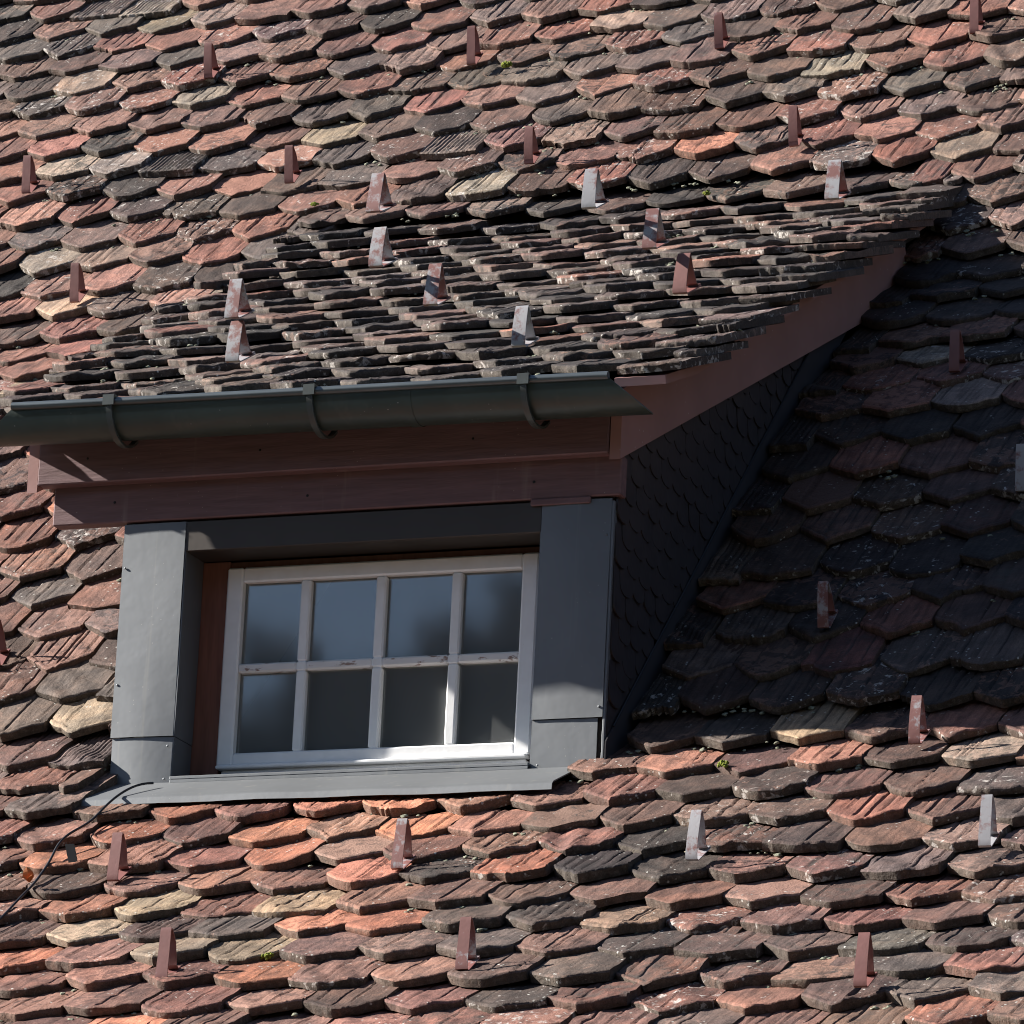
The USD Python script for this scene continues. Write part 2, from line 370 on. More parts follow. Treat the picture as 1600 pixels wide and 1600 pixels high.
# ------------------------------------------------------------------ one clay tile
def grid_patch(P, flip=False):
    a, b = P.shape[:2]
    du = np.gradient(P, axis=0); dv = np.gradient(P, axis=1)
    n = np.cross(dv, du); n /= np.maximum(np.linalg.norm(n, axis=2, keepdims=True), 1e-12)
    i, j = np.meshgrid(np.arange(a - 1), np.arange(b - 1), indexing='ij'); p = (i * b + j).ravel()
    f = np.concatenate([np.stack([p, p + 1, p + b + 1], 1), np.stack([p, p + b + 1, p + b], 1)])
    if flip:
        f = f[:, ::-1]; n = -n
    return P.reshape(-1, 3), f, n.reshape(-1, 3)


ROWS = np.array([0.0, 0.0035, 0.011, 0.0175, 0.024, 0.036, 0.056, 0.08, 0.106, 0.135, 0.165, 0.2, 0.38])


def tile_mesh(rng, w, style, D, q, L, tint, edge_tint, chip=0.0, lichen=0.0, soot=0.0, crust=0.6, thick=TH):
    t = thick * rng.uniform(0.86, 1.16)
    # columns: the outline, each groove and its two lips
    grooves = []
    if style == 'finger':
        k = rng.integers(3, 7); xs = np.linspace(-0.36, 0.36, k) * w + rng.normal(0, 0.006, k)
        grooves = [(c, rng.uniform(0.0018, 0.0045), rng.uniform(0.0032, 0.0058)) for c in xs if rng.random() < 0.9]
    elif style == 'few':
        grooves = [(c, rng.uniform(0.0015, 0.0045), rng.uniform(0.0032, 0.0075)) for c in rng.uniform(-0.36, 0.36, rng.integers(1, 4)) * w]
    elif style == 'ribbed':
        k = max(4, int(w / 0.0125)); grooves = [(c, 0.0032, 0.0046) for c in np.linspace(-0.47, 0.47, k) * w]
    cols = list(np.linspace(-0.5, 0.5, 13) * w) + [-0.485 * w, 0.485 * w]
    for c, d, s in grooves:
        cols += [c - s, c, c + s]
    cols = np.array(sorted(x for x in cols if abs(x) <= w / 2 + 1e-9))
    cols = cols[np.concatenate([[True], np.diff(cols) > 0.0011])]; cols[-1] = w / 2
    xn = np.abs(2 * cols / w)
    front = D * xn ** q                                   # tip at the middle
    for _ in range(3):
        front += rng.normal(0, 0.0011) * np.sin(cols * rng.uniform(60, 260) + rng.uniform(0, 6.28))
    if chip:
        c = rng.uniform(-0.5, 0.5) * w; r_ = rng.uniform(0.02, 0.045)
        front += chip * np.exp(-((cols - c) / r_) ** 2) * (1 + 0.35 * np.sin(cols * 420 + rng.uniform(0, 6)))
    front = front - min(front.min(), 0)
    Y = front[None, :] + ROWS[:, None] * (1 - 0.0 * xn)
    Y[-1, :] = L; Y[-2, :] = np.maximum(Y[-2, :], front + 0.17)
    X = np.repeat(cols[None, :], len(ROWS), 0)
    bow = rng.normal(0, 0.0016); sag = rng.normal(0.0, 0.002); skew = rng.normal(0, 0.0012)
    Zb = bow * (1 - xn ** 2)[None, :] + sag * ((Y - 0.1) / 0.1) * 0.6 + skew * (2 * X / w)
    Z = t + Zb
    for _ in range(4):
        Z += rng.normal(0, 0.0009) * np.sin(X * rng.uniform(20, 90) + Y * rng.uniform(20, 90) + rng.uniform(0, 6.28))
    dirt = np.zeros_like(Z)
    rim = rng.uniform(0.012, 0.02) if (style in ('finger', 'few') and rng.random() < 0.6) else 0.0
    start = rng.uniform(0.008, 0.02) if rim == 0 and style != 'ribbed' else (rim if rim else 0.0)
    for c, d, s in grooves:
        g0 = start + (rng.uniform(0, 0.06) if rng.random() < 0.35 else 0.0); g1 = rng.uniform(0.10, 0.5)
        g = d * np.maximum(0, 1 - np.abs(X - c) / s) * smoothstep(g0, g0 + 0.02, Y - front[None, :]) * (1 - 0.7 * smoothstep(g1, g1 + 0.04, Y - front[None, :]))
        lip = 0.35 * d * np.maximum(0, 1 - np.abs(np.abs(X - c) - s) / (0.35 * s))
        Z += lip - g; dirt += g / d
    if rim:
        side = (xn < 0.9)[None, :]
        Z[3, :] -= 0.0024; dirt[3, :] += 0.7
        Z[2, :] += 0.0008
    if chip > 0.01:
        Z[1:4, :] -= (chip * 0.12 * np.exp(-((cols - c) / r_) ** 2))[None, :] * np.array([1, 0.7, 0.3])[:, None]
    Z[0, :] -= rng.uniform(0.0018, 0.0045)
    P = np.stack([X, Y, Z], -1)
    out = []
    v1, f1, n1 = grid_patch(P, flip=False)
    n1 = np.where(n1[:, 2:3] < 0, -n1, n1)
    out.append((v1, f1, n1, 0.0, dirt.ravel()))
    # front wall
    zb = Zb[0, :]
    bulge = rng.uniform(-0.002, 0.0015)
    wall = np.stack([np.stack([cols, front, Z[0]], -1), np.stack([cols, front + bulge + 0.0008 * np.sin(cols * 300 + 2), (0.55 * Z[0] + 0.45 * zb)], -1), np.stack([cols, front + 0.0025, zb], -1)])
    v2, f2, n2 = grid_patch(wall)
    n2 = np.where(n2[:, 1:2] > 0, -n2, n2)
    out.append((v2, f2, n2, 1.0, np.zeros(len(v2))))
    for c, sgn in ((0, -1.0), (-1, 1.0)):
        top = P[:, c]; bot = top.copy(); bot[:, 2] = Zb[:, c]
        v3, f3, _ = grid_patch(np.stack([top, bot]))
        out.append((v3, f3, np.tile([sgn, 0, 0.0], (len(v3), 1)), 0.9, np.zeros(len(v3))))
    bt = np.stack([np.stack([cols, front + 0.0025, zb], -1), np.stack([cols, np.full_like(cols, L), Zb[-1]], -1)])
    v4, f4, _ = grid_patch(bt, True)
    out.append((v4, f4, np.tile([0, 0, -1.0], (len(v4), 1)), 0.6, np.zeros(len(v4))))
    V, F, Nn, T, Wr, o = [], [], [], [], [], 0
    for v, f, n, edge, dt in out:
        # make windings agree with the normals
        fn = np.cross(v[f[:, 1]] - v[f[:, 0]], v[f[:, 2]] - v[f[:, 0]]); bad = (fn * n[f[:, 0]]).sum(1) < 0
        f = np.where(bad[:, None], f[:, ::-1], f)
        V.append(v); F.append(f + o); Nn.append(n); o += len(v)
        c = np.tile(tint if edge < 0.5 else edge_tint, (len(v), 1)) * (1 - 0.45 * np.clip(dt, 0, 1))[:, None]
        T.append(c)
        Wr.append(np.stack([np.full(len(v), soot + (0.0 if edge < 0.5 else -0.1)) + 0.08 * np.clip(dt, 0, 1), np.full(len(v), lichen + (0.05 if edge > 0.5 else 0.0)), np.full(len(v), edge * crust)], 1))
    V, F, Nn, T, Wr = map(np.concatenate, (V, F, Nn, T, Wr))
    seed = rng.uniform(-40, 40, 3)
    return V, F, Nn, T, V + seed, Wr


PAL = {'dark': (0.064, 0.045, 0.039), 'coal': (0.036, 0.029, 0.028), 'grey': (0.114, 0.088, 0.080), 'brown': (0.142, 0.081, 0.067), 'red': (0.195, 0.089, 0.069),
       'orange': (0.38, 0.155, 0.095), 'pink': (0.25, 0.135, 0.104), 'ochre': (0.35, 0.275, 0.185), 'pale': (0.25, 0.21, 0.17)}


def pick(rng, table):
    k = list(table); p = np.array([table[x] for x in k], float)
    c = np.array(PAL[k[rng.choice(len(k), p=p / p.sum())]]); o = np.array(PAL[k[rng.choice(len(k), p=p / p.sum())]])
    c = c * 0.8 + o * 0.2
    return c * rng.uniform(0.85, 1.18) * (1 + rng.normal(0, 0.03, 3))


ZONES = {
    'upper_left': dict(dark=.20, grey=.24, brown=.28, red=.20, pink=.07, ochre=.025, pale=.03, coal=.05),
    'upper_right': dict(dark=.22, grey=.18, brown=.26, red=.24, pink=.04, orange=.035, pale=.02, coal=.06),
    'low_left': dict(brown=.23, red=.30, orange=.15, pink=.15, ochre=.06, grey=.06, dark=.07),
    'low_right': dict(dark=.26, grey=.22, brown=.28, red=.17, orange=.025, pale=.015, coal=.06),
    'sill': dict(orange=.6, pink=.25, ochre=.15),
    'shade': dict(coal=.42, dark=.28, grey=.08, brown=.12, red=.08, pale=.02),  # mix darkened: shade cast by the dormer is put into these tile colours
    'dormer': dict(dark=.36, coal=.34, grey=.12, brown=.12, red=.06),
    'rib': dict(grey=.5, pale=.3, dark=.2),
}


def place(o, t, n, rng, tau, yawj=1.0):
    """Matrix of a tile: x along the course, y up the slope (tail lower by tau), z off the roof."""
    a = tau + rng.normal(0, 0.010); roll = rng.normal(0, 0.010); yw = rng.normal(0, 0.012) * yawj
    y = math.cos(a) * t - math.sin(a) * n; z = math.cos(a) * n + math.sin(a) * t; x = np.array([1.0, 0, 0])
    x, z = x * math.cos(roll) + z * math.sin(roll), z * math.cos(roll) - x * math.sin(roll)
    x, y = x * math.cos(yw) + y * math.sin(yw), y * math.cos(yw) - x * math.sin(yw)
    m = np.eye(4); m[:3, 0], m[:3, 1], m[:3, 2], m[:3, 3] = x, y, z, o
    return m


def px(p):
    d = np.asarray(p, float) - EYE; zd = d @ FWD
    return np.stack([800 + FPX * (d @ RIGHT) / zd, 800 - FPX * (d @ UP) / zd], -1)


# extents of the dormer
CH_R, CH_L = 0.0, -1.212            # cheek planes


def verge_r(y):
    return 0.182 - 0.042 * y


def verge_l(y):
    return -1.635 - 0.105 * np.clip(y, 0, 2.2)


MARGIN_U = 0.55
tiles = []      # (matrix, arrays, zone, centre pixel, top-level owner)


def fill(intervals, grid0):
    """Tiles of one course: (x0, x1) per tile, cut at the ends of the intervals."""
    for a, b in intervals:
        k0 = math.floor((a - grid0) / PW); x = grid0 + k0 * PW
        while x < b:
            x0, x1 = max(x, a), min(x + PW, b)
            if x1 - x0 > 0.045:
                yield x0, x1, (x0 > x + 0.004), (x1 < x + PW - 0.004)
            x += PW


K_LO, K_HI = -12, 38
for k in range(K_LO, K_HI):
    rng = np.random.default_rng(1000 + k)
    v = V_PHASE + k * E
    y, z, s = main_at(v)
    left = px((0, y, z)); per = px((1, y, z)) - left
    xa = (-0 - left[0]) / per[0] - MARGIN_U; xb = (1600 - left[0]) / per[0] + MARGIN_U
    iv = [(xa, xb)]
    if v >= VJ - 0.02:
        pass
    elif v > VJ - 0.40:
        iv = [(xa, verge_l(y) + 0.12), (verge_r(y) - 0.16, xb)]
    elif y > -0.205:
        iv = [(xa, CH_L - 0.006), (CH_R + 0.010 + (0.008 if k % 2 else 0), xb)]
        if y < -0.02:
            iv = [(xa, CH_L - 0.012), (-0.080, xb)]
    wave = [rng.normal(0, 0.004), rng.uniform(0.8, 2.2), rng.uniform(0, 6.28)]
    for x0, x1, cutl, cutr in fill(iv, 0.031 + (0.5 * PW if k % 2 else 0.0)):
        tr = np.random.default_rng(int(50000 + k * 300 + round(x0 * 50) % 290 + 7))
        xc = (x0 + x1) / 2 + tr.normal(0, 0.0025); w = (x1 - x0) - tr.uniform(0.001, 0.006)
        dv = tr.normal(0, 0.006) + wave[0] * math.sin(wave[1] * xc + wave[2]) + 0.006 * math.sin(2.1 * xc + PH[4] + 0.3 * k)
        yy, zz, ss = main_at(v + dv)
        o, t, n = frame_at(xc, yy, zz, ss, undulate(xc, v) * (0.35 if (y > -0.3 and y < 2 and xc > -0.1 and xc < 0.3) else 1.0) - TH / 2 + tr.normal(0, 0.0012) - (0.007 if (-1.27 < xc < 0.0 and -0.40 < y < -0.19) else 0.0))
        c = px(o)
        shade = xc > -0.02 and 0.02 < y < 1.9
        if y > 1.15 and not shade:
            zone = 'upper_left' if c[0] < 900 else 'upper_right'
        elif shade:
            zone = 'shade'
        elif y < -0.19:
            f = float(smoothstep(450, 1050, c[0] + tr.normal(0, 120)))
            zone = 'low_right' if tr.random() < f else 'low_left'
            if -0.235 > y > -0.40 and 380 < c[0] < 760:
                zone = 'sill'
        else:
            zone = 'upper_left' if tr.random() < 0.6 else 'low_left'
        rib = False
        if cutl and xc > 0 and 0 < y < 1.8 and k % 2 == 1: rib = True
        if abs(x1 - (CH_L - 0.006)) < 0.02 and y < 0.25 and (k % 2 == 0): rib = True
        if zone not in ('sill',) and tr.random() < 0.01: rib = True
        style = 'ribbed' if rib else ('finger' if tr.random() < 0.55 else ('few' if tr.random() < 0.6 else 'plain'))
        D = tr.uniform(0.05, 0.084) if tr.random() < 0.88 else tr.uniform(0.025, 0.045)
        q = tr.uniform(0.92, 1.15) if tr.random() < 0.78 else tr.uniform(1.3, 2.0)
        if rib:
            D = tr.uniform(0.004, 0.02) if w > 0.1 else 0.004
        D *= min(1.0, (w / 0.17)) ** 1.0
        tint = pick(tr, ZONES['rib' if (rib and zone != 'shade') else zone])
        edge = tint * 0.72 + np.array([0.10, 0.08, 0.058]) * 0.28
        chip = tr.uniform(0.008, 0.022) if tr.random() < 0.16 else 0.0
        lich = tr.uniform(0.04, 0.235) if tr.random() < 0.6 else 0.05
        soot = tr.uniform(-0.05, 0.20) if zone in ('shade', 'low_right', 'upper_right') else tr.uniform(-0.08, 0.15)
        if zone == 'sill' or zone == 'low_left': soot -= 0.07; lich *= 0.7
        L = 0.38
        if -1.26 < xc < 0.0 and -0.45 < y < -0.19:
            L = 0.21
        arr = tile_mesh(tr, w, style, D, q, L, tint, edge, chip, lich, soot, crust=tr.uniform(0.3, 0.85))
        m = place(o, t, n, tr, math.atan(TH / E))
        tiles.append((m, arr, 'main', c, (k, xc, v)))

for j in range(1, ND + 1):                      # dormer courses, from the junction down to the eave
    rng = np.random.default_rng(3000 + j)
    w_ = j * ED; y, z, s = dormer_at(w_); a, b = verge_l(y), verge_r(y)
    k = KJ - j
    wave = [rng.normal(0, 0.006), rng.uniform(1.5, 3.5), rng.uniform(0, 6.28)]
    jl, jr = rng.uniform(-0.02, 0.02), rng.uniform(-0.006, 0.006)
    for x0, x1, cutl, cutr in fill([(a + jl, b + jr)], 0.031 + (0.5 * PW if k % 2 else 0.0)):
        tr = np.random.default_rng(int(90000 + j * 300 + round(x0 * 50) % 290 + 7))
        xc = (x0 + x1) / 2 + tr.normal(0, 0.0025); w = (x1 - x0) - tr.uniform(0.001, 0.006)
        ww = w_ - tr.normal(0, 0.005) - wave[0] * math.sin(wave[1] * xc + wave[2])
        yy, zz, ss = dormer_at(ww)
        lift = 0.010 * math.sin(2.4 * xc + PH[6] + 0.15 * j) + 0.005 * math.sin(7.0 * xc + PH[7] + 0.5 * j)
        o, t, n = frame_at(xc, yy, zz, ss, lift - TH / 2 + tr.normal(0, 0.0016))
        style = 'finger' if tr.random() < 0.5 else 'few'
        D = (tr.uniform(0.003, 0.014) if (cutr or x1 > b + jr - 0.03) else tr.uniform(0.065, 0.095) * min(1.0, w / 0.17)); q = tr.uniform(0.95, 1.2) if tr.random() < 0.75 else tr.uniform(1.4, 2.2)
        tint = pick(tr, ZONES['dormer']); edge = tint * 0.35 + np.array([0.22, 0.195, 0.178]) * tr.uniform(0.08, 0.5)
        chip = tr.uniform(0.008, 0.02) if tr.random() < 0.22 else 0.0
        L = 0.38 if j > 2 else 0.30
        arr = tile_mesh(tr, w, style, D, q, L, tint, edge, chip, tr.uniform(0.0, 0.22), tr.uniform(0.0, 0.2), crust=tr.uniform(0.15, 0.6), thick=0.84 * TH)
        m = place(o, t, n, tr, math.atan(0.86 * TH / ED))
        tiles.append((m, arr, 'dormer', px(o), (k, xc, w_)))


def join(items):
    V, F, Nn, T, U, W, o = [], [], [], [], [], [], 0
    for m, (v, f, n, c, u, w), *_ in items:
        V.append(v @ m[:3, :3].T + m[:3, 3]); Nn.append(n @ m[:3, :3].T); F.append(f + o); T.append(c); U.append(u); W.append(w); o += len(v)
    return [np.concatenate(x) for x in (V, F, Nn, T, U, W)]


# ------------------------------------------------------------------ main roof
roof = thing('tiled_roof', 'old main roof of pointed red, brown and grey clay tiles around the dormer', 'roof')


def deck_strip(v0, v1, x0, x1, below=0.085):
    vs = np.linspace(v0, v1, max(2, int((v1 - v0) / 0.12)))
    g = []
    for v in vs:
        y, z, s = main_at(v); o, t, n = frame_at(0, y, z, s, -below)
        g.append([[x0, o[1], o[2]], [x1, o[1], o[2]]])
    return sheet(g, 0.02)


V_IN = float(np.interp(0.10, MY, vv))
obj('roof_deck', cat([deck_strip(-2.2, V_IN, -7, 6), deck_strip(V_IN, VJ - 0.3, -7, CH_L - 0.01), deck_strip(V_IN, VJ - 0.3, CH_R + 0.012, 6), deck_strip(VJ - 0.3, 6.5, -7, 6)]), 'roof_deck', roof)

mains = [x for x in tiles if x[2] == 'main']


def seen(item):
    x, y = item[3]; inside = 0 <= x <= 1600 and -20 <= y <= 1620
    kk, xc, v = item[4]; yy = main_at(v)[0]
    hidden = (v < VJ - 0.1) and yy > -0.1 and (-1.8 < xc < -1.2 and v > 0.75)
    return (1 if inside and not hidden else 0, -v)


mains.sort(key=seen, reverse=True)
for m, (v, f, n, c, u, w), *_ in mains[:300]:
    raw('roof_tile', v, f, n, 'clay_tile', roof, m, c, u, w)
v, f, n, c, u, w = join(mains[300:])
tag(raw('roof_tiles', v, f, n, 'clay_tile', roof, None, c, u, w), kind='stuff')

# crumbs of moss and lime in the joints, uncountable
ico = trimesh.creation.icosphere(1)
crV, crF, o = [], [], 0
rng = np.random.default_rng(44)
for m, arr, owner, c, _ in tiles:
    if owner == 'dormer' and rng.random() < 0.6: continue
    if not (-60 < c[0] < 1660 and -60 < c[1] < 1660): continue
    if rng.random() < 0.68: continue
    half = np.abs(arr[0][:, 0]).max()
    for _ in range(rng.integers(2, 8)):
        sx = rng.choice([-1, 1])
        p = np.array([sx * half * rng.uniform(0.45, 1.05), rng.uniform(0.005, 0.05), rng.uniform(-0.004, 0.002)])
        r = rng.uniform(0.002, 0.0055) * np.array([1.5, 1.2, 0.75])
        v_ = ico.vertices * r * (1 + 0.35 * rng.normal(0, 1, (len(ico.vertices), 1)).clip(-1, 1)) + p
        crV.append(v_ @ m[:3, :3].T + m[:3, 3]); crF.append(ico.faces + o); o += len(v_)
tag(obj('joint_moss', (np.concatenate(crV), np.concatenate(crF)), 'joint_crust', roof, smooth=True), kind='stuff')

# ------------------------------------------------------------------ the dormer
dormer = thing('dormer', 'shed dormer with white eight pane window, dark gutter and brown eave boards', 'dormer')
# roof slope with its tiles as sub-parts
g = []
for w_ in np.linspace(0.25, W_EAVE - 0.05, 24):
    y, z, s = dormer_at(w_); o, t, n = frame_at(0, y, z, s, -0.078)
    g.append([[verge_l(y) + 0.07, o[1], o[2]], [0.028, o[1], o[2]]])
slope = obj('dormer_roof', sheet(g, 0.022), 'roof_deck', dormer)
for m, (v, f, n, c, u, w), owner, *_ in tiles:
    if owner == 'dormer':
        raw('roof_tile', v, f, n, 'clay_tile', slope, m, c, u, w)

# facade sheets, y = 0 is the front face
JL0, JL1, JR0, JR1 = -1.212, -1.055, -0.168, 0.0
REC = 0.100


def jamb(x0, x1, z0, z1, inner, proud=0.0):
    """Front sheet with its return into the window recess, bulging slightly as sheet metal does."""
    xs = np.linspace(x0, x1, 9); zs = np.linspace(z0, z1, 15)
    X, Z = np.meshgrid(xs, zs, indexing='ij')
    Yb = -proud - 0.004 * np.sin((X - x0) / (x1 - x0) * math.pi) * (0.55 + 0.45 * np.sin(5 * Z + x0 * 3)) - 0.0012 * np.sin(9 * Z + 14 * X)
    m = [sheet(np.stack([X, Yb, Z], -1), 0.003)]
    ys = np.linspace(-proud, REC, 5)
    Yr, Zr = np.meshgrid(ys, zs, indexing='ij')
    m.append(sheet(np.stack([np.full_like(Yr, inner) + (0.0015 if inner == x1 else -0.0015) + 0.0012 * np.sin(7 * Zr), Yr, Zr], -1), 0.003))
    return cat(m)


jl = obj('jamb_sheet', jamb(JL0, JL1, -0.006, 0.5050, JL1, 0.003), 'grey_metal', dormer, smooth=35)
jr = obj('jamb_sheet', jamb(JR0, JR1, -0.004, 0.5050, JR0, 0.003), 'grey_metal', dormer, smooth=35)
obj('jamb_base', jamb(JL0 + 0.004, JL1 - 0.001, -0.125, -0.0075, JL1 - 0.001, 0.0), 'grey_metal', dormer, smooth=35)
obj('jamb_base', jamb(JR0 + 0.001, JR1 - 0.012, -0.125, -0.0055, JR0 + 0.001, 0.0), 'grey_metal', dormer, smooth=35)
obj('header_sheet', cat([box(JL1 + 0.001, JR0 - 0.001, -0.004, 0.004, 0.434, 0.5055), box(JL1 + 0.001, JR0 - 0.001, 0.004, REC, 0.434, 0.439)]), 'header_shade_metal', dormer)
obj('facade_core', cat([box(JL0 + 0.01, JL1 - 0.012, 0.012, 0.20, -0.2, 0.60), box(JR0 + 0.012, JR1 - 0.012, 0.012, 0.20, -0.2, 0.60), box(JL1 - 0.012, JR0 + 0.012, 0.012, 0.20, 0.445, 0.60), box(JL1 - 0.012, JR0 + 0.012, 0.02, 0.20, -0.3, -0.112)]), 'inner_dark', dormer)
# sill sheet and the apron that runs down onto the tiles
apron = []
for x in np.linspace(JL0 - 0.035, -0.045, 40):
    wv = 0.0012 * math.sin(6 * x) + 0.0008 * math.sin(23 * x)
    apron.append([[x, -0.004, -0.118], [x, -0.02, -0.124 + wv * 0.3], [x, -0.17, -0.187 + wv], [x, -0.178, -0.194 + wv], [x, -0.180, -0.208 + wv]])
obj('apron_flashing', sheet(apron, 0.003), 'grey_metal', dormer, smooth=40)
obj('sill_sheet', cat([box(JL1 + 0.002, JR0 - 0.002, -0.012, REC + 0.02, -0.1115, -0.1035), box(JL1 + 0.002, JR0 - 0.002, -0.012, -0.008, -0.120, -0.1115)]), 'grey_metal', dormer)

# window
obj('window_casing', cat([box(JL1 - 0.012, -0.9855, REC + 0.004, REC + 0.05, -0.1033, 0.434), box(-0.2055, JR0 + 0.012, REC + 0.004, REC + 0.05, -0.1033, 0.434), box(-0.9855, -0.2055, REC + 0.012, REC + 0.05, 0.4145, 0.434)]), 'brown_post', dormer)
WX0, WX1, WZ0, WZ1 = -0.984, -0.207, -0.060, 0.414
ST = 0.040
wy = REC - 0.012


def rail_profile(x0, x1, y0, y1, z0, z1):
    return box(x0, x1, y0, y1, z0, z1, 0.004)


frame = cat([rail_profile(WX0, WX0 + ST, wy, wy + 0.04, WZ0, WZ1), rail_profile(WX1 - ST, WX1, wy, wy + 0.04, WZ0, WZ1),
             rail_profile(WX0 + ST, WX1 - ST, wy + 0.001, wy + 0.039, WZ1 - 0.036, WZ1), rail_profile(WX0 + ST, WX1 - ST, wy + 0.001, wy + 0.039, WZ0, WZ0 + 0.030)])
window = obj('window', frame, 'white_paint', dormer)
mx = [WX0 + ST - 0.004] + [-0.785, -0.596, -0.408] + [WX1 - ST + 0.004]
mz = [WZ0 + 0.026, 0.172, WZ1 - 0.032]
for x in mx[1:-1]:
    for z0, z1 in ((WZ0 + 0.030, 0.161), (0.1835, WZ1 - 0.036)):
        obj('glazing_bar', cat([box(x - 0.0125, x + 0.0125, wy + 0.004, wy + 0.034, z0, z1, 0.004)]), 'white_paint', window)
for i in range(4):
    a = mx[i] + (0.0125 if i else 0.004); b = mx[i + 1] - (0.0125 if i < 3 else 0.004)
    obj('glazing_bar', box(a, b, wy + 0.003, wy + 0.034, 0.1615, 0.183, 0.004), 'chipped_paint', window)
for x in mx[1:-1]:
    obj('glazing_bar', box(x - 0.0125, x + 0.0125, wy + 0.0035, wy + 0.034, 0.1612, 0.1833, 0.003), 'white_paint', window)
rng = np.random.default_rng(5)
for i in range(4):
    for z0, z1 in ((WZ0 + 0.028, 0.163), (0.182, WZ1 - 0.034)):
        a, b = mx[i] + 0.004, mx[i + 1] - 0.004
        pm = box(-(b - a) / 2, (b - a) / 2, -0.0015, 0.0015, -(z1 - z0) / 2, (z1 - z0) / 2, 0.0003)
        pm.apply_transform(trimesh.transformations.rotation_matrix(rng.normal(0, 0.0026), [1, 0, 0])); pm.apply_transform(trimesh.transformations.rotation_matrix(rng.normal(0, 0.0026), [0, 0, 1]))
        pm.apply_translation([(a + b) / 2, wy + 0.022, (z0 + z1) / 2])
        obj('pane', pm, 'window_glass', window)
obj('weather_bar', box(WX0 + 0.004, WX1 - 0.006, wy - 0.012, wy + 0.02, WZ0 - 0.0085, WZ0 - 0.0005, 0.002), 'white_paint', window)
obj('window_sill', box(WX0 + 0.012, WX1 - 0.010, wy + 0.004, wy + 0.05, -0.1030, WZ0 - 0.0100, 0.003), 'white_paint', window)

# eave boards
obj('eave_beam', box(-1.398, 0.021, -0.009, 0.03, 0.511, 0.606, 0.003), 'brown_board', dormer, smooth=20)
obj('fascia_board', box(-1.427, 0.001, -0.046, -0.0105, 0.601, 0.738, 0.003), 'brown_board', dormer, smooth=20)
obj('soffit_board', box(-0.195, -0.050, -0.013, -0.0045, 0.495, 0.5105, 0.002), 'brown_board', dormer, smooth=20)
ta = math.tan(math.radians(26.3))


def barge(x0, x1):
    f = lambda y: 0.581 + (y + 0.051) * ta
    top = lambda y: float(np.interp(-y, -DY, DZ)) - 0.058
    poly = [(-0.044, 0.5845), (1.84, f(1.84))]
    poly += [(2.02, f(1.84) + 0.17)] + [(y, top(y)) for y in (1.95, 1.7, 1.4, 1.0, 0.6, 0.2, -0.044)]
    return extrude_yz(poly, x0, x1)


obj('barge_board', barge(0.004, 0.030), 'brown_barge', dormer)
obj('barge_board', barge(-1.453, -1.427), 'brown_barge', dormer)
g = []
for w_ in np.linspace(0.20, W_EAVE + 0.0, 24):
    y, z, s = dormer_at(w_); o, t, n = frame_at(0, y, z, s, -0.050 + 0.022 * float(smoothstep(W_EAVE - 0.25, W_EAVE, w_)))
    g.append([[0.0305, o[1], o[2]], [verge_r(y) - 0.034, o[1], o[2]]])
obj('verge_soffit', sheet(g, 0.02), 'brown_barge', dormer)
# added sheet under the lowest tiles, keeps sun from leaking onto the fascia
eg = []
for x in np.linspace(-1.47, 0.02, 24):
    eg.append([[x, -0.02, 0.752], [x, -0.06, 0.7375], [x, -0.098, 0.718 - 0.0125 * (x + 0.65)], [x, -0.112, 0.690 - 0.0125 * (x + 0.65)]])
obj('eave_light_stop', sheet(eg, 0.002), 'gutter_metal', dormer)
# cheek walls with small shingles
tri = [(0.012, -0.20), (0.012, 0.60), (1.9, 0.60 + 1.888 * ta), (2.05, 1.78), (0.25, 0.02)]
cheek = obj('cheek', extrude_yz([(0.006, -0.16), (0.006, 0.62), (1.80, 0.62 + 1.79 * ta), (1.85, 1.62)], -0.02, -0.001), 'inner_dark', dormer)
obj('cheek', extrude_yz([(0.006, -0.16), (0.006, 0.62), (1.80, 0.62 + 1.79 * ta), (1.85, 1.62)], CH_L, CH_L + 0.018), 'shingle_dark', dormer)
rng = np.random.default_rng(11)


def shingle(w, h, t):
    a = np.linspace(math.pi, 2 * math.pi, 9)
    out = [(w / 2 * math.cos(x), 0.022 * math.sin(x)) for x in a] + [(w / 2, h), (-w / 2, h)]
    from shapely.geometry import Polygon
    m = trimesh.creation.extrude_polygon(Polygon(out), t)
    v = m.vertices
    return trimesh.Trimesh(np.c_[v[:, 2], v[:, 0], v[:, 1]], m.faces, process=False)


SP, SH = 0.078, 0.054
for r_ in range(0, 40):
    z = -0.06 + r_ * SH
    for c_ in range(0, 26):
        y = 0.045 + c_ * SP + (SP / 2 if r_ % 2 else 0)
        lo_ = z > (y - 0.085) - 0.02 and z + SH > y - 0.09   # above the roof line
        hi_ = z < 0.585 + (y + 0.05) * ta + 0.02
        if lo_ and hi_ and z > -0.07 - 0.0:
            m = shingle(SP - 0.003 - abs(rng.normal(0, 0.0015)), SH * 2.0, 0.0042)
            m.apply_transform(trimesh.transformations.rotation_matrix(-0.06 + rng.normal(0, 0.012), [0, 1, 0]))
            m.apply_transform(trimesh.transformations.rotation_matrix(rng.normal(0, 0.012) , [1, 0, 0]))
            m.apply_transform(trimesh.transformations.rotation_matrix(-0.03 + rng.normal(0, 0.02), [0, 0, 1]))
            m.apply_translation([0.0075, y, z + rng.normal(0, 0.0025) - (0.014 if rng.random() < 0.03 else 0)])
            obj('shingle', m, 'shingle_dark', cheek)
